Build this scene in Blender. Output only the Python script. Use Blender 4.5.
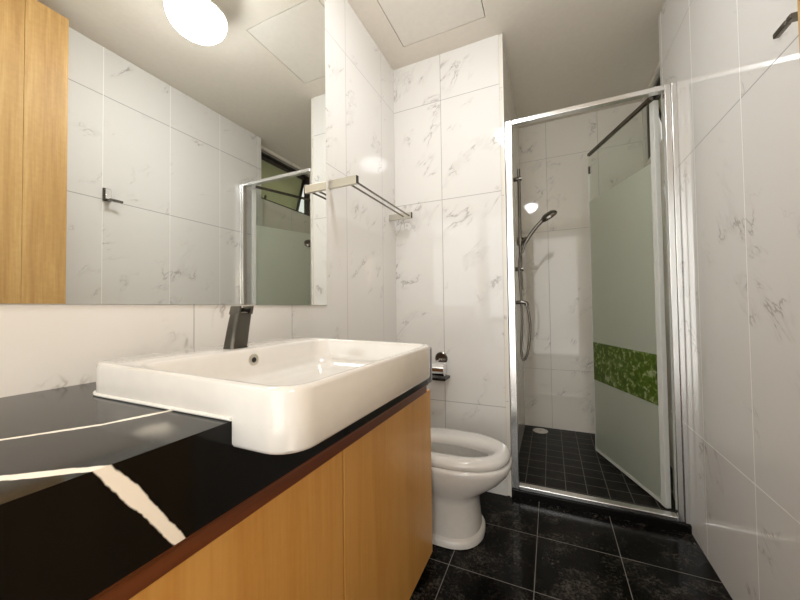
import bpy, bmesh, math, random
from mathutils import Vector, Matrix
random.seed(4)
for o in list(bpy.data.objects): bpy.data.objects.remove(o)
S = bpy.context.scene
COL = S.collection
EYE = 1.0                                            # camera height over the floor (m)

# ---------------------------------------------------------------- camera
cam = bpy.data.cameras.new('camera'); cam.sensor_fit = 'HORIZONTAL'; cam.sensor_width = 36
cam.lens = 330.48 / 800 * 36; cam.clip_start = 0.02
co = bpy.data.objects.new('camera', cam); COL.objects.link(co); S.camera = co
yaw, pitch, roll = 0.426407, 0.0236325, -0.0127486
F = Vector((-math.sin(yaw)*math.cos(pitch), math.cos(yaw)*math.cos(pitch), math.sin(pitch)))
Rv = Vector((math.cos(yaw), math.sin(yaw), 0)); Uv = Rv.cross(F)
R2 = Rv*math.cos(roll) + Uv*math.sin(roll); U2 = Uv*math.cos(roll) - Rv*math.sin(roll)
co.matrix_world = Matrix(((R2.x, U2.x, -F.x, 0), (R2.y, U2.y, -F.y, 0), (R2.z, U2.z, -F.z, EYE), (0, 0, 0, 1)))

# ---------------------------------------------------------------- world, daylight, exposure
S.view_settings.view_transform = 'Standard'; S.view_settings.look = 'None'
S.view_settings.gamma = 1; S.view_settings.use_curve_mapping = False
S.view_settings.exposure = 1.48
w = bpy.data.worlds.new('sky'); S.world = w; w.use_nodes = True
bg = w.node_tree.nodes['Background']; bg.inputs[0].default_value = (0.90, 0.92, 0.86, 1); bg.inputs[1].default_value = 0.35
LAMP_STRENGTH = 17.0
def area(name, loc, rot, sx, sy, power, col):
    l = bpy.data.lights.new(name, 'AREA'); l.shape = 'RECTANGLE'; l.size = sx; l.size_y = sy
    l.energy = power; l.color = col
    o = bpy.data.objects.new(name, l); COL.objects.link(o); o.location = loc; o.rotation_euler = rot
    return o
# light at the unseen window behind the camera, warmed to tint basin and doors
area('daylight', (0.72, -0.45, 1.53), (0, math.radians(90), 0), 0.44, 0.5, 6, (1.0, 0.82, 0.62))
# added fill light, shines in frontally through the invented rear opening
area('rear_fill', (-0.16, -1.4, 1.2), (math.radians(90), 0, 0), 1.34, 2.3, 8, (1.0, 0.975, 0.94))
# daylight outside the shower window
area('daylight', (0.95, 2.5, 2.15), (0, math.radians(90), 0), 0.5, 0.8, 0.8, (1.0, 0.97, 0.88))

# ---------------------------------------------------------------- material helpers
class NT:
    def __init__(s, name):
        s.m = bpy.data.materials.new(name); s.m.use_nodes = True
        s.t = s.m.node_tree; s.t.nodes.clear()
        s.out = s.n('ShaderNodeOutputMaterial')
    def n(s, typ, **kw):
        nd = s.t.nodes.new(typ)
        for k, v in kw.items(): setattr(nd, k, v)
        return nd
    def L(s, a, b): s.t.links.new(a, b)
    def put(s, sock, v):
        if hasattr(v, 'is_output'): s.L(v, sock)
        else: sock.default_value = v
    def M(s, op, a, b=0.0, c=None):
        nd = s.n('ShaderNodeMath', operation=op)
        s.put(nd.inputs[0], a); s.put(nd.inputs[1], b)
        if c is not None: s.put(nd.inputs[2], c)
        return nd.outputs[0]
    def coords(s):
        tc = s.n('ShaderNodeTexCoord'); sp = s.n('ShaderNodeSeparateXYZ'); s.L(tc.outputs['Object'], sp.inputs[0])
        return tc.outputs['Object'], sp.outputs
    def mapping(s, vec, scale=(1, 1, 1), rot=(0, 0, 0), loc=(0, 0, 0)):
        mp = s.n('ShaderNodeMapping'); s.L(vec, mp.inputs[0])
        mp.inputs['Scale'].default_value = scale; mp.inputs['Rotation'].default_value = rot; mp.inputs['Location'].default_value = loc
        return mp.outputs[0]
    def noise(s, vec, scale, detail=3, rough=.5, dist=0.0):
        nd = s.n('ShaderNodeTexNoise'); s.L(vec, nd.inputs['Vector'])
        nd.inputs['Scale'].default_value = scale; nd.inputs['Detail'].default_value = detail
        nd.inputs['Roughness'].default_value = rough; nd.inputs['Distortion'].default_value = dist
        return nd.outputs['Fac']
    def ramp(s, fac, stops):
        r = s.n('ShaderNodeValToRGB'); s.L(fac, r.inputs[0]); e = r.color_ramp.elements
        while len(e) < len(stops): e.new(.5)
        for i, (p, c) in enumerate(stops):
            e[i].position = p; e[i].color = (*c, 1) if len(c) == 3 else c
        return r.outputs[0]
    def mix(s, fac, a, b):
        nd = s.n('ShaderNodeMix', data_type='RGBA'); s.put(nd.inputs[0], fac)
        s.put(nd.inputs[6], (*a, 1) if isinstance(a, tuple) else a); s.put(nd.inputs[7], (*b, 1) if isinstance(b, tuple) else b)
        return nd.outputs[2]
    def schlick(s, r0):                              # reflectance of a thin pane, the same from both sides
        lw = s.n('ShaderNodeLayerWeight'); lw.inputs[0].default_value = .5
        return s.M('ADD', r0, s.M('MULTIPLY', s.M('POWER', lw.outputs['Facing'], 5.0), 1-r0))
    def smooth(s, v, a, b):                          # 1 below a, 0 above b
        nd = s.n('ShaderNodeMapRange', interpolation_type='SMOOTHSTEP'); s.L(v, nd.inputs[0])
        nd.inputs[1].default_value = a; nd.inputs[2].default_value = b; nd.inputs[3].default_value = 1; nd.inputs[4].default_value = 0
        return nd.outputs[0]
    def bsdf(s, color, rough=.4, metal=0.0, spec=.5, bump=None, bump_s=.2, bump_d=.001, coat=0, **kw):
        b = s.n('ShaderNodeBsdfPrincipled')
        s.put(b.inputs['Base Color'], (*color, 1) if isinstance(color, tuple) else color)
        s.put(b.inputs['Roughness'], rough); b.inputs['Metallic'].default_value = metal
        b.inputs['Specular IOR Level'].default_value = spec; b.inputs['Coat Weight'].default_value = coat
        for k, v in kw.items(): s.put(b.inputs[k], v)
        if bump is not None:
            bp = s.n('ShaderNodeBump'); bp.inputs['Strength'].default_value = bump_s; bp.inputs['Distance'].default_value = bump_d
            s.L(bump, bp.inputs['Height']); s.L(bp.outputs[0], b.inputs['Normal'])
        s.L(b.outputs[0], s.out.inputs[0]); return b

def plain(name, col, rough=.4, metal=0.0, spec=.5, coat=0):
    t = NT(name); vec, _ = t.coords()
    n_ = t.noise(vec, 40, 2)
    t.bsdf(t.mix(n_, tuple(c*.96 for c in col), tuple(min(1, c*1.04) for c in col)), rough, metal, spec, coat=coat)
    return t.m

def tile(name, axis, u0, uw, zs, base=(.80, .785, .76), gv=(.42, .41, .40), gh=(.42, .41, .40), seed=0.0, half=.0011, low_sheen=None):
    """glossy white marble-look wall tile, joints at u0+k*uw and at the heights zs"""
    t = NT(name); vec, xyz = t.coords(); u = xyz[axis]
    fr = t.M('FRACT', t.M('ADD', t.M('DIVIDE', t.M('SUBTRACT', u, u0), uw), 100.5))
    dv = t.M('MULTIPLY', t.M('ABSOLUTE', t.M('SUBTRACT', fr, .5)), uw)
    dh = None
    for z in zs:
        d = t.M('ABSOLUTE', t.M('SUBTRACT', xyz[2], z)); dh = d if dh is None else t.M('MINIMUM', dh, d)
    mv = t.smooth(dv, half*.8, half*1.5); mh = t.smooth(dh, half*.8, half*1.5)
    # per-tile shift so that the veins stop at the joints
    ti = t.M('FLOOR', t.M('ADD', t.M('DIVIDE', t.M('SUBTRACT', u, u0), uw), 100))
    row = None
    for z in zs:
        g = t.M('GREATER_THAN', xyz[2], z); row = g if row is None else t.M('ADD', row, g)
    sh = t.n('ShaderNodeCombineXYZ')
    t.L(t.M('ADD', t.M('MULTIPLY', ti, 3.7), seed), sh.inputs[0]); t.L(t.M('MULTIPLY', row, 5.3), sh.inputs[1]); t.L(t.M('MULTIPLY', ti, 1.9), sh.inputs[2])
    va = t.n('ShaderNodeVectorMath', operation='ADD'); t.L(vec, va.inputs[0]); t.L(sh.outputs[0], va.inputs[1])
    p = va.outputs[0]
    sp2 = t.n('ShaderNodeSeparateXYZ'); t.L(p, sp2.inputs[0]); cb = t.n('ShaderNodeCombineXYZ')     # veins run on the diagonal
    t.L(t.M('MULTIPLY', t.M('ADD', sp2.outputs[axis], sp2.outputs[2]), .36), cb.inputs[0])
    t.L(t.M('MULTIPLY', t.M('SUBTRACT', sp2.outputs[2], sp2.outputs[axis]), .80), cb.inputs[1]); t.L(sp2.outputs[1-axis], cb.inputs[2])
    n1 = t.noise(cb.outputs[0], 4.2, 5, .62, .45)
    vein = t.smooth(t.M('ABSOLUTE', t.M('SUBTRACT', n1, .5)), 0.0, .013)
    patch = t.smooth(t.noise(p, 4.5, 2, .5), .39, .50)
    patch2 = t.smooth(t.noise(p, 13, 2, .5), .44, .56)
    vein = t.M('MULTIPLY', t.M('MULTIPLY', vein, patch), patch2)
    halo = t.M('MULTIPLY', t.smooth(t.M('ABSOLUTE', t.M('SUBTRACT', n1, .5)), 0.0, .05), patch)
    c = t.mix(t.M('MULTIPLY', halo, .28), base, (.60, .58, .555))
    c = t.mix(t.M('MULTIPLY', vein, .7), c, (.38, .345, .325))
    c = t.mix(mh, c, gh if low_sheen is None else t.mix(t.M('LESS_THAN', xyz[2], .9), gh, low_sheen)); c = t.mix(mv, c, gv)
    g = t.M('MAXIMUM', mv, mh)
    hgt = t.M('SUBTRACT', 1.0, g)
    wob = t.noise(p, 5, 1, .4)
    hsum = t.M('ADD', hgt, t.M('MULTIPLY', wob, .3))
    t.bsdf(c, t.M('ADD', t.M('MULTIPLY', g, .5), .045), spec=.5, bump=hsum, bump_s=.3, bump_d=.0012)
    return t.m

def floor_tile(name, x0, y0, wdt, grout, base_lo, base_hi, rough, half=.0012, patches=(.035, .031, .026)):
    t = NT(name); vec, xyz = t.coords(); ms = []
    for a, o_ in ((0, x0), (1, y0)):
        fr = t.M('FRACT', t.M('ADD', t.M('DIVIDE', t.M('SUBTRACT', xyz[a], o_), wdt), 100.5))
        ms.append(t.smooth(t.M('MULTIPLY', t.M('ABSOLUTE', t.M('SUBTRACT', fr, .5)), wdt), half*.8, half*1.5))
    g = t.M('MAXIMUM', ms[0], ms[1])
    big = t.noise(vec, 6, 6, .75, .5); fine = t.noise(vec, 90, 4, .8)
    c = t.ramp(t.M('ADD', t.M('MULTIPLY', big, .55), t.M('MULTIPLY', fine, .45)), [(.42, base_lo), (.52, base_hi), (.62, patches)])
    c = t.mix(g, c, grout)
    t.bsdf(c, t.M('ADD', rough, t.M('MULTIPLY', g, .4)), spec=.1, bump=t.M('SUBTRACT', t.M('MULTIPLY', fine, .08), g), bump_s=.25, bump_d=.001)
    return t.m

def wood(name, lo, mid, hi, rough=.3, axis=2, coat=.25, spec=.5, fine=1.0):
    t = NT(name); vec, _ = t.coords()
    sc = [9, 9, 9]; sc[axis] = .55
    n1 = t.noise(t.mapping(vec, tuple(sc)), 1.6, 4, .55, .7)
    sc2 = [120, 120, 120]; sc2[axis] = 5
    n2 = t.noise(t.mapping(vec, tuple(sc2)), 1.2, 2, .5)
    n3 = t.noise(t.mapping(vec, (60, 60, 60)), 1, 2, .5)
    v = t.M('ADD', t.M('ADD', t.M('MULTIPLY', n1, .70), t.M('MULTIPLY', n2, .2*fine)), t.M('MULTIPLY', n3, .10))
    c = t.ramp(v, [(.36, lo), (.5, mid), (.64, hi)])
    t.bsdf(c, rough, spec=spec, coat=coat, bump=n2, bump_s=.06, bump_d=.0006)
    return t.m

def metal(name, col, rough):
    t = NT(name); vec, _ = t.coords()
    n_ = t.noise(vec, 30, 2)
    t.bsdf(col, t.M('ADD', rough, t.M('MULTIPLY', n_, .05)), metal=1.0)
    return t.m

def thin_glass(name, tint, gloss_rough, refl=1.0):
    t = NT(name)
    tr = t.n('ShaderNodeBsdfTransparent'); tr.inputs[0].default_value = (*tint, 1)
    gl = t.n('ShaderNodeBsdfGlossy'); gl.inputs['Roughness'].default_value = gloss_rough
    mx = t.n('ShaderNodeMixShader'); t.L(t.M('MULTIPLY', t.schlick(.04), refl), mx.inputs[0]); t.L(tr.outputs[0], mx.inputs[1]); t.L(gl.outputs[0], mx.inputs[2])
    t.L(mx.outputs[0], t.out.inputs[0]); return t.m

def frosted(name, col, rough=.45, diffuse=.5):
    """sand-blasted glass: light scatters through it, forms behind only show as a blur"""
    t = NT(name); vec, _ = t.coords()
    n_ = t.noise(vec, 3, 2); c = t.mix(n_, tuple(x*.95 for x in col), col)
    rf = t.n('ShaderNodeBsdfRefraction'); t.L(c, rf.inputs[0]); rf.inputs['Roughness'].default_value = rough; rf.inputs['IOR'].default_value = 1.06
    tl = t.n('ShaderNodeBsdfTranslucent'); t.L(c, tl.inputs[0])
    df = t.n('ShaderNodeBsdfDiffuse'); t.L(c, df.inputs[0])
    m0 = t.n('ShaderNodeMixShader'); m0.inputs[0].default_value = .5; t.L(tl.outputs[0], m0.inputs[1]); t.L(df.outputs[0], m0.inputs[2])
    m1 = t.n('ShaderNodeMixShader'); m1.inputs[0].default_value = diffuse; t.L(rf.outputs[0], m1.inputs[1]); t.L(m0.outputs[0], m1.inputs[2])
    gl = t.n('ShaderNodeBsdfGlossy'); gl.inputs['Roughness'].default_value = .12
    m2 = t.n('ShaderNodeMixShader'); t.L(t.schlick(.03), m2.inputs[0]); t.L(m1.outputs[0], m2.inputs[1]); t.L(gl.outputs[0], m2.inputs[2])
    t.L(m2.outputs[0], t.out.inputs[0]); return t.m

def leaf_film(name):
    t = NT(name); vec, _ = t.coords()
    v = t.n('ShaderNodeTexVoronoi', feature='F1'); v.inputs['Scale'].default_value = 34
    t.L(t.mapping(vec, (1, 1, 1), (.6, .3, .2)), v.inputs['Vector'])
    n_ = t.noise(vec, 30, 3, .6, .5); n2 = t.noise(vec, 60, 2, .6)
    f_ = t.M('ADD', t.M('MULTIPLY', n_, .8), t.M('MULTIPLY', n2, .2))
    c = t.ramp(f_, [(.40, (.045, .085, .002)), (.52, (.075, .135, .006)), (.57, (.16, .22, .05)), (.63, (.34, .38, .22))])
    t.bsdf(c, .35, spec=.4); return t.m

def counter_stone(name):
    t = NT(name); vec, xyz = t.coords()
    wob = t.M('MULTIPLY', t.M('SUBTRACT', t.noise(vec, 30, 3, .6), .5), .009)
    def seg(ax, a, b, half):
        # distance to the line through a and b in the plane of the axes ax, limited to the segment
        ux, uy = b[0]-a[0], b[1]-a[1]; ln = math.hypot(ux, uy); ux /= ln; uy /= ln
        px = t.M('SUBTRACT', xyz[ax[0]], a[0]); py = t.M('SUBTRACT', xyz[ax[1]], a[1])
        al = t.M('ADD', t.M('MULTIPLY', px, ux), t.M('MULTIPLY', py, uy))
        cl = t.M('MINIMUM', t.M('MAXIMUM', al, 0.0), ln)
        dx = t.M('SUBTRACT', px, t.M('MULTIPLY', cl, ux)); dy = t.M('SUBTRACT', py, t.M('MULTIPLY', cl, uy))
        d = t.M('SQRT', t.M('ADD', t.M('MULTIPLY', dx, dx), t.M('MULTIPLY', dy, dy)))
        d = t.M('ADD', d, wob)
        return t.smooth(d, half*.85, half*1.15)
    top = None
    for a, b, h in (((-.66, .03), (-.575, .157), .0048), ((-.575, .157), (-.528, .229), .0045), ((-.528, .229), (-.500, .32), .004),
                    ((-.56, -.02), (-.443, .121), .0055), ((-.443, .121), (-.380, .168), .0065)):
        s_ = seg((0, 1), a, b, h); top = s_ if top is None else t.M('MAXIMUM', top, s_)
    fr = None
    for a, b, h in (((.166, .857), (.200, .806), .0068), ((.200, .806), (.223, .768), .0062), ((.223, .768), (.240, .740), .0060)):
        s_ = seg((1, 2), a, b, h); fr = s_ if fr is None else t.M('MAXIMUM', fr, s_)
    geo = t.n('ShaderNodeNewGeometry'); sn = t.n('ShaderNodeSeparateXYZ'); t.L(geo.outputs['True Normal'], sn.inputs[0])
    up = t.M('GREATER_THAN', sn.outputs[2], .6)
    vein = t.M('ADD', t.M('MULTIPLY', top, up), t.M('MULTIPLY', fr, t.M('SUBTRACT', 1.0, up)))
    fine = t.noise(vec, 160, 2, .6)
    c = t.mix(fine, (.002, .002, .002), (.007, .0065, .006))
    c = t.mix(vein, c, (.92, .86, .76))
    t.bsdf(c, t.M('ADD', .09, t.M('MULTIPLY', fine, .03)), spec=.22); return t.m

GY = (.30, .295, .285)
ZL = (EYE-.536, EYE+.624, EYE+1.21)
M = dict(
    t_left=tile('tile_left', 1, .572, .365, ZL, seed=1.0, gv=(.42, .41, .40)),
    t_back=tile('tile_back', 0, -.559, .352, ZL, seed=7.3, gv=GY, gh=GY),
    t_right=tile('tile_right', 1, 1.335, .358, ZL, seed=3.1, gv=(.95, .94, .92), gh=(.34, .33, .32), half=.0016, low_sheen=(.95, .94, .92)),  # grazing sheen painted into the joints: verticals and lowest row near white
    t_showback=tile('tile_shower_back', 0, -.004, .36, (EYE-.505, EYE+.60, EYE+1.19), base=(.84, .79, .715), seed=11.0, gv=(.45, .43, .40), gh=(.45, .43, .40)),
    t_showside=tile('tile_shower_side', 1, 2.2, .36, (EYE-.505, EYE+.60, EYE+1.19), base=(.84, .79, .715), seed=5.0),
    floor=floor_tile('floor_granite', -.073, 1.572, .307, (.20, .19, .17), (.002, .002, .0018), (.008, .007, .006), .16, patches=(.075, .066, .055)),
    shfloor=floor_tile('shower_mosaic', -.045, 2.06, .1, (.17, .16, .14), (.002, .002, .0018), (.008, .007, .006), .35, half=.0018),
    kerb=plain('kerb_granite', (.006, .0055, .005), .2, spec=.2),
    ceil=plain('ceiling_paint', (.80, .74, .655), .85, spec=.2),
    panel=plain('panel_paint', (.81, .76, .69), .7, spec=.2),
    dark=plain('void', (.02, .02, .02), .8),
    trim=plain('edge_trim', (.86, .85, .82), .25),
    chrome=metal('chrome', (.80, .80, .81), .06),
    alu=metal('polished_aluminium', (.86, .86, .86), .2), satin=plain('satin_aluminium', (.72, .73, .69), .35),
    steel=metal('brushed_steel', (.60, .57, .50), .32),
    gun=metal('gunmetal', (.10, .094, .082), .3),
    dsteel=metal('dark_chrome', (.19, .175, .155), .18),
    ceramic=plain('ceramic', (.72, .70, .67), .08, spec=.5, coat=.3),
    black=plain('black_plastic', (.006, .006, .006), .25),
    bronze=plain('bronze_frame', (.030, .022, .014), .35),
    maple=wood('honey_maple', (.60, .285, .064), (.65, .325, .080), (.70, .37, .10), rough=.38, coat=.1, fine=1.5),
    maple_edge=wood('maple_carcass', (.30, .13, .03), (.36, .16, .04), (.42, .19, .05)),
    maple2=wood('light_maple', (.46, .26, .085), (.58, .35, .125), (.70, .46, .19), rough=.55, coat=0),
    mahogany=wood('mahogany', (.10, .026, .009), (.15, .042, .014), (.20, .06, .02), axis=1, rough=.3),
    stone=counter_stone('black_marble'),
    glass=thin_glass('clear_glass', (.95, .975, .955), .02),
    frost=frosted('frosted_glass', (.90, .935, .855), .4, .55),
    winglass=frosted('window_glass', (.38, .38, .27), .3, .6),
    leaf=leaf_film('leaf_film'),
    drain=plain('drain_cover', (.75, .72, .66), .3),
)
t = NT('mirror_silver'); t.bsdf((.91, .925, .90), 0.0, metal=1.0); M['mirror'] = t.m
t = NT('lamp_diffuser'); b = t.bsdf((.9, .9, .9), .3); b.inputs['Emission Color'].default_value = (.965, .985, 1.0, 1); b.inputs['Emission Strength'].default_value = LAMP_STRENGTH; M['lamp'] = t.m

# ---------------------------------------------------------------- mesh helpers
def link(name, bm, mat, parent=None, smooth=35, bevel=0.0, seg=2):
    me = bpy.data.meshes.new(name)
    bmesh.ops.recalc_face_normals(bm, faces=bm.faces[:]); bm.to_mesh(me); bm.free()
    o = bpy.data.objects.new(name, me); COL.objects.link(o); me.materials.append(mat)
    if smooth:
        for p in me.polygons: p.use_smooth = True
        me.set_sharp_from_angle(angle=math.radians(smooth))
    if bevel:
        md = o.modifiers.new('bevel', 'BEVEL'); md.width = bevel; md.segments = seg; md.limit_method = 'ANGLE'; md.angle_limit = math.radians(40); md.harden_normals = True
    if parent is not None:
        o.parent = parent                                         # meshes are written in room coordinates
        if parent.type == 'EMPTY': o.location = -parent.location
    return o
def thing(name, label, cat, loc):
    o = bpy.data.objects.new(name, None); COL.objects.link(o); o.location = loc; o.empty_display_size = .05
    o['label'] = label; o['category'] = cat; return o
def tag(o, label, cat): o['label'] = label; o['category'] = cat; return o
def struct(name, bm, mat, parent=None, **kw):
    o = link(name, bm, mat, parent, **kw)
    if parent is None: o['kind'] = 'structure'
    return o
def NB(): return bmesh.new()
def box(bm, x0, x1, y0, y1, z0, z1):
    v = [bm.verts.new((x, y, z)) for z in (z0, z1) for (x, y) in ((x0, y0), (x1, y0), (x1, y1), (x0, y1))]
    for f in ((3, 2, 1, 0), (4, 5, 6, 7), (0, 1, 5, 4), (1, 2, 6, 5), (2, 3, 7, 6), (3, 0, 4, 7)): bm.faces.new([v[i] for i in f])
def B(*a): bm = NB(); box(bm, *a); return bm
def loft(bm, rings, cap0=True, cap1=True):
    vs = [[bm.verts.new(p) for p in r] for r in rings]; n = len(vs[0])
    for a, b_ in zip(vs, vs[1:]):
        for i in range(n): bm.faces.new((a[i], a[(i+1) % n], b_[(i+1) % n], b_[i]))
    if cap0: bm.faces.new(vs[0][::-1])
    if cap1: bm.faces.new(vs[-1])
    return vs
def tube(bm, pts, r, n=12, caps=True):
    pts = [Vector(p) for p in pts]; rings = []; up = None
    for i, p in enumerate(pts):
        d = (pts[min(i+1, len(pts)-1)] - pts[max(i-1, 0)]).normalized()
        if up is None: up = d.orthogonal().normalized()
        up = (up - d*up.dot(d)).normalized(); q = d.cross(up)
        rr = r[i] if isinstance(r, (list, tuple)) else r
        rings.append([p + (up*math.cos(2*math.pi*k/n) + q*math.sin(2*math.pi*k/n))*rr for k in range(n)])
    loft(bm, rings, caps, caps)
def T(pts, r, n=12): bm = NB(); tube(bm, pts, r, n); return bm
def spline(ps, k=8):
    ps = [Vector(p) for p in ps]; out = []
    for i in range(len(ps)-1):
        p0, p1, p2, p3 = ps[max(i-1, 0)], ps[i], ps[i+1], ps[min(i+2, len(ps)-1)]
        for j in range(k):
            t_ = j/k
            out.append(.5*((2*p1) + (p2-p0)*t_ + (2*p0-5*p1+4*p2-p3)*t_*t_ + (3*p1-p0-3*p2+p3)*t_**3))
    return out + [ps[-1]]
def lathe(bm, prof, c, axis=2, n=40):
    """prof: (radius, height) pairs turned about an axis through c"""
    rings = []
    for r, h in prof:
        ring = []
        for k in range(n):
            a = 2*math.pi*k/n; u, v = r*math.cos(a), r*math.sin(a)
            p = {2: (u, v, h), 0: (h, u, v), 1: (v, h, u)}[axis]
            ring.append((c[0]+p[0], c[1]+p[1], c[2]+p[2]))
        rings.append(ring)
    loft(bm, rings)
def rrect(x0, x1, y0, y1, z, r, n=8):
    """rounded rectangle outline, r = radius or radii of corners (x1y1, x0y1, x0y0, x1y0)"""
    rs = r if isinstance(r, (list, tuple)) else (r,)*4; out = []
    for (cx, cy, sx, sy, a0), q in zip(((x1, y1, -1, -1, 0), (x0, y1, 1, -1, 90), (x0, y0, 1, 1, 180), (x1, y0, -1, 1, 270)), rs):
        for k in range(n+1):
            a = math.radians(a0 + 90*k/n); out.append((cx+sx*q+q*math.cos(a), cy+sy*q+q*math.sin(a), z))
    return out

XL, XR, YB, YS, H = -.86, .541, 1.839, 2.9, EYE+1.484
XSL, XSR, YST = -.207, .637, 2.087
SHF = .03                                            # shower floor height

# ================================================================ THE SETTING
bm = NB(); box(bm, XL, XR, -1.0, 1.85, -.05, 0); struct('floor', bm, M['floor'], smooth=0)
bm = NB(); box(bm, XSL, XSR, 1.925, YS, -.05, SHF); struct('floor_shower', bm, M['shfloor'], smooth=0)
bm = NB(); box(bm, XL-.1, XL, -1.1, YB, -.05, H); struct('wall_left', bm, M['t_left'], smooth=0)
bm = NB(); box(bm, XL-.1, XSL-.02, YB, YS+.1, -.05, H); struct('wall_back', bm, M['t_back'], smooth=0)
bm = NB(); box(bm, XSL-.02, XSL, YB+.006, YS, -.05, H); struct('wall_shower_left', bm, M['t_showside'], smooth=0)
bm = NB(); box(bm, XSL-.02, XSR+.1, YS, YS+.1, -.05, H); struct('wall_shower_back', bm, M['t_showback'], smooth=0)
# right wall, with the window opening behind the camera
bm = NB(); W2 = (-.70, -.20, EYE+.30, EYE+.76)
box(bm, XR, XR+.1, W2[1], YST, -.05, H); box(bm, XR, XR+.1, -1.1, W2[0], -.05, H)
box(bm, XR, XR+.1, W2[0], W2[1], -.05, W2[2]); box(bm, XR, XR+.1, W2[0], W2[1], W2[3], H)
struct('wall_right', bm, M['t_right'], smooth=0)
W1 = (2.15, 2.86, EYE+1.0, EYE+1.455)
bm = NB(); box(bm, XSR, XSR+.1, YST, W1[0], -.05, H); box(bm, XSR, XSR+.1, W1[1], YS, -.05, H)
box(bm, XSR, XSR+.1, W1[0], W1[1], -.05, W1[2]); box(bm, XSR, XSR+.1, W1[0], W1[1], W1[3], H)
struct('wall_shower_right', bm, M['t_showside'], smooth=0)
DR = (-.83, .51, 2.36)                               # invented opening behind the camera, made wide for the fill light
bm = NB(); box(bm, XL, DR[0], -1.1, -1.0, -.05, H); box(bm, DR[1], XR, -1.1, -1.0, -.05, H); box(bm, DR[0], DR[1], -1.1, -1.0, DR[2], H); box(bm, DR[0], DR[1], -1.1, -1.0, -.05, 0); struct('wall_rear', bm, M['t_back'], smooth=0)
# ceiling with the hatch opening
HX0, HX1, HY0, HY1 = -.730, -.270, 1.235, 1.700
bm = NB()
for a in ((XL-.1, HX0, -1.1, YS+.1), (HX1, XSR+.1, -1.1, YS+.1), (HX0, HX1, -1.1, HY0), (HX0, HX1, HY1, YS+.1)): box(bm, *a, H, H+.04)
struct('ceiling', bm, M['ceil'], smooth=0)
bm = NB(); box(bm, HX0-.05, HX1+.05, HY0-.05, HY1+.05, H+.041, H+.05); struct('ceiling_void', bm, M['dark'], smooth=0)
bm = NB(); box(bm, XSL-.004, XSL+.001, YB-.002, YB+.006, 0, H); struct('trim_1', bm, M['trim'], smooth=0)          # edge strip of the tiled corner
bm = NB(); box(bm, XSL, XR, 1.85, 1.925, -.05, .034); struct('trim_2', bm, M['kerb'], bevel=.003)                     # granite kerb of the shower
# window in the shower wall, sash tilted outwards
win = NB(); x0, x1 = XSR+.02, XSR+.075; fw = .028
box(win, x0, x1, W1[0], W1[1], W1[3]-fw, W1[3]); box(win, x0, x1, W1[0], W1[1], W1[2], W1[2]+fw*.7)
box(win, x0, x1, W1[0], W1[0]+fw, W1[2]+fw*.7, W1[3]-fw); box(win, x0, x1, W1[1]-fw, W1[1], W1[2]+fw*.7, W1[3]-fw)
win = struct('window_1', win, M['bronze'], smooth=0)
bm = NB(); box(bm, x0-.006, x0-.001, W1[0]+.01, W1[1]-.01, W1[3]-.017, W1[3]-.010); link('window_bead', bm, M['alu'], win)
def tilt(bm, ang, piv):
    bmesh.ops.rotate(bm, verts=bm.verts[:], cent=piv, matrix=Matrix.Rotation(ang, 3, 'Y'))
sy0, sy1, sz0, sz1 = W1[0]+fw+.004, W1[1]-fw-.004, W1[2]+fw*.7+.01, W1[3]-fw-.004
piv = Vector((x0+.04, 0, sz1)); ang = math.radians(-16)
bm = NB(); sx0, sx1 = x0+.03, x0+.05
box(bm, sx0, sx1, sy0, sy1, sz1-.03, sz1); box(bm, sx0, sx1, sy0, sy1, sz0, sz0+.022); box(bm, sx0, sx1, sy0, sy0+.03, sz0+.022, sz1-.03); box(bm, sx0, sx1, sy1-.03, sy1, sz0+.022, sz1-.03)
tilt(bm, ang, piv); sash = link('window_sash', bm, M['bronze'], win, smooth=0)
bm = B(sx0+.008, sx0+.013, sy0+.03, sy1-.03, sz0+.022, sz1-.03); tilt(bm, ang, piv); link('window_pane', bm, M['winglass'], sash, smooth=0)
bm = NB(); box(bm, sx0-.012, sx0, 2.33, 2.352, sz0+.004, sz0+.018); box(bm, sx0-.03, sx0-.012, 2.335, 2.347, sz0, sz0+.065); tilt(bm, ang, piv); link('window_handle', bm, M['bronze'], sash, bevel=.002)
# window behind the camera, out of view, supplies the warm light
bm = NB(); a = W2
box(bm, XR+.03, XR+.08, a[0], a[1], a[2], a[2]+.02); box(bm, XR+.03, XR+.08, a[0], a[1], a[3]-.02, a[3]); box(bm, XR+.03, XR+.08, a[0], a[0]+.02, a[2]+.02, a[3]-.02); box(bm, XR+.03, XR+.08, a[1]-.02, a[1], a[2]+.02, a[3]-.02)
struct('window_2', bm, M['trim'], smooth=0)

# ================================================================ LARGE FITTINGS
hatch = tag(link('access_panel', B(HX0+.004, HX1-.004, HY0+.004, HY1-.004, H, H+.012), M['panel'], smooth=0), 'square painted access panel set flush in the ceiling above the toilet', 'ceiling hatch')
tag(link('wall_mirror', B(XL+.0005, XL+.0055, -.6, 1.138, EYE+.016, H-.002), M['mirror'], smooth=0), 'large frameless mirror on the left wall above the washbasin', 'mirror')

# vanity cabinet
van = thing('vanity_cabinet', 'honey-coloured maple vanity cabinet under the black marble counter', 'cabinet', (-.65, .33, 0))
CE = 1.262
link('carcass', B(XL+.001, -.464, -.6, CE-.001, .033, .741), M['maple_edge'], van, smooth=0)
link('plinth', B(XL+.02, -.52, -.6, CE-.03, 0, .033), M['black'], van, smooth=0)
for y0, y1 in ((.653, CE), (.048, .647), (-.556, .044)):
    link('door', B(-.463, -.445, y0, y1, .033, .672), M['maple'], van, bevel=.0015)
bm = NB(); box(bm, -.463, -.436, -.6, CE-.065, .676, .705); box(bm, -.463, -.428, -.6, CE-.065, .705, .741)
link('finger_rail', bm, M['mahogany'], van, bevel=.003)

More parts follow.
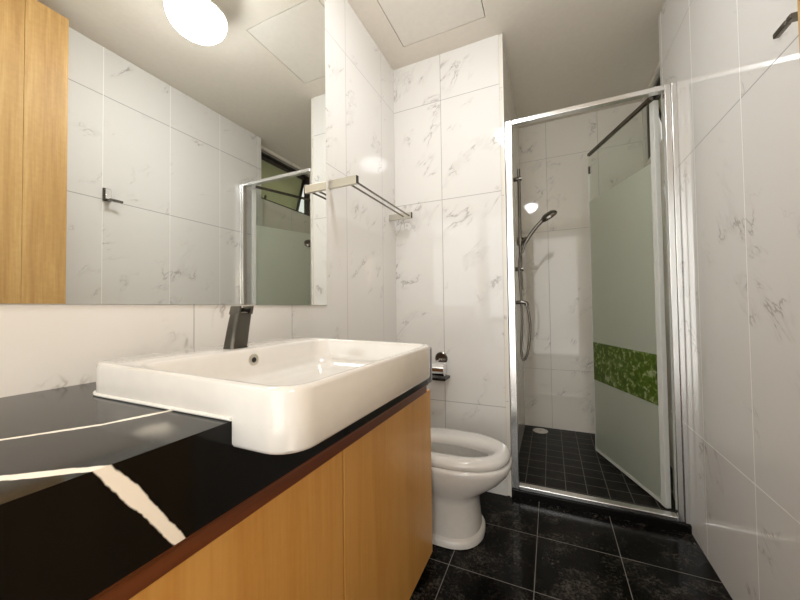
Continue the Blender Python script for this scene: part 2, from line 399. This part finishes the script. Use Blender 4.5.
# counter, cut out for the basin
ZT = EYE-.145; XF = -.382
bm = NB()
box(bm, XL+.001, XF, -.6, .325, .742, ZT)
loft(bm, [rrect(XL+.001, XF, .810, 1.19, z, (.10, 0, 0, 0)) for z in (.742, ZT)])
box(bm, XL+.001, -.755, .325, .810, .742, ZT)
box(bm, -.402, XF, .325, .810, .742, .819)
tag(link('countertop', bm, M['stone'], smooth=35), 'polished black marble vanity counter with bright white veins', 'countertop')

# washbasin
bas = thing('washbasin', 'white rectangular ceramic basin overhanging the black counter', 'sink', (-.52, .55, ZT))
X0, X1, Y0, Y1, ZB, ZR = -.760, -.281, .304, .833, EYE-.181, EYE-.0965
RC = (.044, .055, .055, .044)
def o_(z, d, r): return rrect(X0+d, X1-d, Y0+d, Y1-d, z, r)
def i_(z, d, r): return rrect(-.640+d*1.3, X1-.013-d*.8, Y0+.014+d, Y1-.014-d, z, r)
bm = NB()
rings = [rrect(-.752, -.404, .3285, .8065, ZB+.001, .02), rrect(-.752, -.404, .3285, .8065, ZT+.0005, .02), o_(ZT+.0006, 0, RC),
         o_(ZR-.006, 0, RC), o_(ZR-.002, .0015, RC), o_(ZR, .005, RC), i_(ZR, -.004, .040), i_(ZR-.002, 0, .038), i_(ZR-.006, .0025, .037),
         i_(ZR-.035, .007, .04), i_(ZR-.055, .013, .045), i_(ZR-.066, .026, .05), i_(ZR-.070, .05, .05), i_(ZR-.073, .12, .02)]
loft(bm, rings)
for v in bm.verts:                                    # the tap ledge at the back stands a little higher than the front rim
    if v.co.z > ZT+.02: v.co.z += .0075*max(0, min(1, (-.30-v.co.x)/.42))*min(1, (v.co.z-ZT-.02)/.025)
# apron of the basin in front of the counter
fr = lambda z, d: rrect(XF+.001, X1-d, Y0+d, Y1-d, z, (.044, .0, .0, .044))
loft(bm, [fr(ZB, .007), fr(ZB+.002, .003), fr(ZB+.007, 0), fr(ZT+.0005, 0)])
link('bowl', bm, M['ceramic'], bas, smooth=40)
bead = [(XF+.001, Y0-.001, ZT+.003)] + [(p[0], p[1], ZT+.003) for p in reversed(rrect(X0-.001, X1, Y0-.001, Y1+.001, 0, RC)[9:27])] + [(XF+.001, Y1+.001, ZT+.003)]
bm = NB(); tube(bm, bead, .0028, 8); link('sealant_bead', bm, M['trim'], bas)
bm = NB(); lathe(bm, [(.0, 0), (.0125, 0), (.0137, .001), (.0137, .003), (.011, .0038), (.0072, .003), (.0, .003)], (-.6345, .563, EYE-.117), 0, 28)
ov = link('overflow_ring', bm, M['steel'], bas)
bm = NB(); lathe(bm, [(0, .0031), (.0062, .0031), (.0062, .0036), (0, .0036)], (-.6345, .563, EYE-.117), 0, 20); link('overflow_hole', bm, M['black'], ov)
bm = NB(); lathe(bm, [(0, 0), (.031, 0), (.032, .002), (.028, .004), (0, .0045)], (-.47, .55, ZR-.0735), 2, 32); link('waste_plug', bm, M['chrome'], bas)

ZR += .0068
# faucet: squat leaning column with an open notch at the top
fau = thing('basin_faucet', 'squat dark grey faucet leaning over the back ledge of the basin', 'faucet', (-.69, .545, ZR))
bm = NB(); n = 10
def fring(z, cx, hx, hy, r=.010): return rrect(cx-hx, cx+hx, .553-hy, .553+hy, z, r, 5)
loft(bm, [fring(ZR+.0005, -.680, .019, .024), fring(ZR+.004, -.6802, .018, .0232), fring(ZR+.05, -.670, .0172, .022), fring(ZR+.080, -.6625, .0165, .021)])
link('column', bm, M['gun'], fau)
bm = NB()                                             # two cheeks leave the waterfall slot open
for sgn in (-1, 1):
    yc = .553 + sgn*.0168
    loft(bm, [rrect(-.6625-.0165, -.6625+.0165, yc-.004, yc+.004, ZR+.0795, .003, 3), rrect(-.6575-.016, -.6575+.016, yc-.0035, yc+.0035, ZR+.0985, .003, 3)])
box(bm, -.6775, -.670, .541, .565, ZR+.0795, ZR+.095)
link('spout_cheeks', bm, M['gun'], fau, bevel=.001)
bm = NB(); loft(bm, [fring(ZR+.0802, -.660, .009, .0115, .003), fring(ZR+.085, -.659, .009, .0115, .003)]); link('spout_tray', bm, M['dsteel'], fau)

# toilet
toi = thing('toilet', 'white ceramic toilet bowl without a lid between vanity and back wall', 'toilet', (-.5, 1.488, 0))
YC = 1.488
def egg(z, xf, hw, xb=-.66, xc=-.43, n=56, p=2.35, dy=0):
    out = []
    for k in range(n):
        a = 2*math.pi*k/n; c, s = math.cos(a), math.sin(a)
        pw = p if c > 0 else 3.2
        cx = math.copysign(abs(c)**(2/pw), c); sy = math.copysign(abs(s)**(2/pw), s)
        out.append((xc + cx*((xf-xc) if c > 0 else (xc-xb)), YC + dy + sy*hw, z))
    return out
bm = NB()
loft(bm, [egg(.0, -.288, .143, -.80), egg(.004, -.283, .148, -.80), egg(.024, -.283, .148, -.80), egg(.033, -.289, .142, -.80), egg(.038, -.297, .134, -.80), egg(.10, -.303, .129, -.78),
          egg(.165, -.308, .127, -.76), egg(.188, -.304, .130, -.75), egg(.205, -.285, .139, -.74), egg(.228, -.248, .155, -.72), egg(.26, -.205, .172, -.70),
          egg(.29, -.178, .182, -.69), egg(.315, -.165, .187, -.68), egg(.33, -.163, .188, -.68), egg(.338, -.166, .185, -.68), egg(.341, -.172, .180, -.68),
          egg(.3405, -.245, .084, -.58, dy=-.019), egg(.31, -.245, .10, -.58, dy=-.01), egg(.28, -.25, .10, -.58), egg(.25, -.27, .09, -.56), egg(.20, -.33, .06, -.52), egg(.19, -.40, .02, -.46)])
box(bm, XL+.001, -.66, YC-.165, YC+.165, .215, .341)
link('bowl', bm, M['ceramic'], toi, smooth=45)
bm = NB()
rs = [egg(.3415, -.176, .177, -.655), egg(.350, -.170, .182, -.66), egg(.362, -.170, .182, -.66), egg(.372, -.177, .175, -.652), egg(.3795, -.190, .162, -.64), egg(.3815, -.204, .148, -.625), egg(.380, -.219, .128, -.61, dy=-.004),
      egg(.377, -.230, .106, -.595, dy=-.012), egg(.368, -.237, .093, -.585, dy=-.017), egg(.352, -.241, .087, -.582, dy=-.019), egg(.3415, -.241, .087, -.582, dy=-.019)]
vs = [[bm.verts.new(p) for p in r] for r in rs]; vs.append(vs[0])
for a, b_ in zip(vs, vs[1:]):
    for i in range(len(a)): bm.faces.new((a[i], a[(i+1) % len(a)], b_[(i+1) % len(a)], b_[i]))
link('rim_ring', bm, M['ceramic'], toi, smooth=60)

# tall wood front at the right wall
tall = thing('tall_cabinet', 'tall light maple cupboard reflected at the left edge of the mirror', 'cabinet', (.465, .45, 0))
link('carcass', B(.405, XR-.001, .1, .773, 0, EYE+1.42), M['maple2'], tall, smooth=0)
link('door', B(.388, .404, .627, .773, .05, EYE+1.42), M['maple2'], tall, bevel=.001)
link('door', B(.3885, .404, .1, .626, .05, EYE+1.42), M['maple2'], tall, bevel=.001)

# ceiling lamp
LX, LY = -.245, .985
lamp = thing('ceiling_lamp', 'round white dome lamp on the ceiling, seen lit in the mirror', 'lamp', (LX, LY, H))
bm = NB(); lathe(bm, [(0, -.0005), (.062, -.0005), (.064, -.004), (.060, -.05), (.060, -.085), (.105, -.094), (.124, -.108), (.127, -.119), (.122, -.122), (0, -.122)], (LX, LY, H), 2, 48); link('base', bm, M['trim'], lamp)
bm = NB(); lathe(bm, [(0, -.1225), (.118, -.1225), (.1225, -.127), (.121, -.140), (.112, -.160), (.094, -.180), (.066, -.195), (.033, -.203), (0, -.2055)], (LX, LY, H), 2, 56); link('diffuser', bm, M['lamp'], lamp, smooth=60)

# ================================================================ SHOWER SCREEN
FY0, FY1 = 1.862, 1.898
scr = thing('shower_screen', 'bright aluminium framed shower screen with its glass door swung open', 'shower screen', (.16, 1.88, .034))
ZTOP, ZSILL = EYE+1.008, EYE-.943
link('post', B(XSL+.0005, -.170, FY0, FY1, .0345, ZTOP), M['alu'], scr, bevel=.004)
bm = NB(); box(bm, .497, .520, FY0, FY1, .0345, ZTOP); box(bm, .5205, XR-.0005, FY0-.004, FY1+.004, .0345, ZTOP)
link('post', bm, M['alu'], scr, bevel=.003)
link('top_rail', B(-.1695, .4965, FY0, FY1, ZTOP-.025, ZTOP), M['alu'], scr, bevel=.004)
link('sill_rail', B(-.1695, .4965, FY0-.006, FY1, .0345, ZSILL), M['alu'], scr, bevel=.004)
# door: hinged at the right post, swung into the shower
hp = Vector((.478, 1.945, 0)); fe = Vector((.2575, 2.525, 0)); u = (fe-hp).normalized(); nn = Vector((u.y, -u.x, 0)); LW = (fe-hp).length
def dbox(s0, s1, t0, t1, z0, z1):
    bm = NB(); box(bm, s0, s1, t0, t1, z0, z1)
    for v in bm.verts: q = hp + u*v.co.x + nn*v.co.y; v.co = (q.x, q.y, v.co.z)
    return bm
zb, zt_ = EYE-.950, EYE+1.0
ZF, ZB1, ZB0 = EYE+.692, EYE-.242, EYE-.487
door = link('door', dbox(.006, LW, -.004, .004, zb+.0145, ZF), M['frost'], scr, smooth=0)
link('clear_pane', dbox(.006, LW, -.004, .004, ZF+.0005, zt_), M['glass'], door, smooth=0)
link('leaf_band', dbox(.021, LW-.001, -.0052, -.0045, ZB0, ZB1), M['leaf'], door, smooth=0)
link('top_channel', dbox(.021, LW+.005, -.009, .009, zt_, zt_+.018), M['dsteel'], door, bevel=.001)
link('hinge_stile', dbox(-.012, .020, -.012, .012, zb, zt_-.02), M['satin'], door, bevel=.002)
link('bottom_sweep', dbox(.021, LW, -.007, .007, zb-.0005, zb+.014), M['satin'], door, smooth=0)
link('edge_clip', dbox(LW-.002, LW+.006, -.006, .006, EYE+.88, EYE+.93), M['dsteel'], door, bevel=.001)
link('edge_seal', dbox(LW+.0005, LW+.006, -.005, .005, zb, EYE+.879), M['trim'], door, bevel=.001)

# ================================================================ SMALL FITTINGS
# towel rack
tr = thing('towel_rack', 'steel towel rack with two rods on the left wall beside the mirror', 'towel rack', (XL, 1.42, EYE+.52))
for y in (1.160, 1.750):
    a = link('arm', B(XL+.0005, -.720, y, y+.016, EYE+.517, EYE+.552), M['steel'], tr, bevel=.002)
    link('end_cap', B(-.7195, -.716, y+.001, y+.015, EYE+.518, EYE+.551), M['black'], a, smooth=0)
for x in (-.731, -.768):
    link('rod', T([(x, 1.1765, EYE+.531), (x, 1.7495, EYE+.531)], .0045), M['dsteel'], tr)

# robe hook on the right wall
hk = thing('robe_hook', 'small chrome robe hook on the right wall, seen in the mirror', 'hook', (XR, .994, EYE+.65))
hpl = link('plate', B(XR-.010, XR-.0005, .976, 1.014, EYE+.616, EYE+.688), M['gun'], hk, bevel=.002)
link('face', B(XR-.024, XR-.0105, .982, 1.008, EYE+.626, EYE+.682), M['alu'], hpl, bevel=.002)
bm = NB(); box(bm, .484, XR-.0105, .986, 1.004, EYE+.612, EYE+.625); box(bm, .484, .496, 1.004, 1.050, EYE+.612, EYE+.625)
link('arm', bm, M['dsteel'], hk, bevel=.003)

# toilet roll holder on the back wall
rh = thing('toilet_roll_holder', 'chrome toilet roll holder with black rim on the back wall', 'toilet roll holder', (-.57, YB, EYE-.33))
bm = NB(); lathe(bm, [(0, 0), (.036, 0), (.036, -.006), (.031, -.010), (0, -.012)], (-.577, YB-.0005, EYE-.293), 1, 32); link('wall_rose', bm, M['dsteel'], rh)
link('stem', T([(-.585, YB-.012, EYE-.300), (-.585, YB-.055, EYE-.306)], .008), M['chrome'], rh)
bm = NB(); tube(bm, [(-.618, YB-.07, EYE-.342), (-.616, YB-.07, EYE-.342), (-.536, YB-.07, EYE-.342), (-.534, YB-.07, EYE-.342)], [.034, .038, .038, .034], 28); link('roller', bm, M['chrome'], rh)
bm = NB(); box(bm, -.625, -.527, YB-.1, YB-.0005, EYE-.402, EYE-.388); link('rim', bm, M['black'], rh, bevel=.002)

# shower rail and hand shower on the left wall of the shower
RX, RY = -.158, 2.12
sr = thing('shower_rail', 'dark chrome vertical shower rail on the tiled wall behind the frame', 'shower rail', (RX, RY, EYE+.2))
link('rail', T([(RX, RY, EYE+.10), (RX, RY, EYE+.835)], .0095, 16), M['dsteel'], sr)
for z in (.775, .225):
    bm = NB(); tube(bm, [(XSL+.0005, RY, EYE+z), (XSL+.012, RY, EYE+z)], .018, 20); tube(bm, [(XSL+.012, RY, EYE+z), (RX+.016, RY, EYE+z)], .0125, 16)
    link('bracket', bm, M['dsteel'], sr)
bm = NB(); tube(bm, [(RX, RY, EYE+.37), (RX, RY, EYE+.415)], .020, 20); tube(bm, [(RX+.012, RY-.004, EYE+.392), (RX+.042, RY-.012, EYE+.405)], .0145, 16); link('slider', bm, M['dsteel'], sr)
hs = thing('hand_shower', 'chrome hand shower head with a hanging hose clipped on the rail', 'hand shower', (RX+.05, RY, EYE+.42))
h0, h1 = Vector((RX+.030, RY-.040, EYE+.372)), Vector((RX+.112, RY-.050, EYE+.498))
bm = NB(); tube(bm, spline([h0, h0.lerp(h1, .35), h0.lerp(h1, .75)+Vector((.004, 0, -.004)), h1+Vector((.02, 0, 0))]), .0105, 14); hn = link('handle', bm, M['dsteel'], hs)
bm = NB(); lathe(bm, [(0, .012), (.03, .011), (.048, .004), (.052, -.003), (.049, -.009), (0, -.010)], (0, 0, 0), 2, 36)
bmesh.ops.scale(bm, vec=(.92, .92, 1.5), verts=bm.verts[:]); bmesh.ops.rotate(bm, verts=bm.verts[:], cent=(0, 0, 0), matrix=Matrix.Rotation(math.radians(-32), 3, 'Y') @ Matrix.Rotation(math.radians(22), 3, 'X'))
bmesh.ops.translate(bm, vec=h1+Vector((.048, 0, .020)), verts=bm.verts[:]); link('spray_head', bm, M['dsteel'], hs)
hose = spline([h0, h0+Vector((-.016, 0, -.05)), (RX-.006, RY-.048, EYE+.25), (RX+.002, RY-.045, EYE+.05), (RX+.004, RY-.045, EYE-.10), (RX-.004, RY-.045, EYE-.24), (RX+.006, RY-.045, EYE-.315), (RX+.032, RY-.045, EYE-.27), (RX+.048, RY-.045, EYE-.13), (RX+.040, RY-.045, EYE-.03), (RX+.030, RY-.045, EYE+.0)])
bm = NB(); tube(bm, hose, .0068, 12); link('hose', bm, M['dsteel'], hs)
wo = thing('wall_outlet', 'small chrome water outlet elbow where the shower hose ends', 'water outlet', (XSL, RY-.045, EYE))
bm = NB(); tube(bm, [(XSL+.0005, RY-.045, EYE+.022), (XSL+.01, RY-.045, EYE+.022)], .026, 24); link('rose', bm, M['dsteel'], wo)
bm = NB(); tube(bm, spline([(XSL+.0105, RY-.045, EYE+.022), (XSL+.05, RY-.045, EYE+.024), (RX+.030, RY-.045, EYE+.018), (RX+.030, RY-.045, EYE+.001)]), .0115, 14); link('elbow', bm, M['dsteel'], wo)

# drain
dr = thing('floor_drain', 'round pale drain cover at the far left of the shower floor', 'drain', (-.09, 2.80, SHF))
bm = NB(); lathe(bm, [(0, .0003), (.052, .0003), (.055, .003), (.052, .006), (0, .007)], (-.09, 2.80, SHF), 2, 36); cv = link('cover', bm, M['drain'], dr)
bm = NB(); lathe(bm, [(0, .0072), (.012, .0072), (.012, .0080), (0, .0080)], (-.09, 2.80, SHF), 2, 20); link('cap', bm, M['steel'], cv)
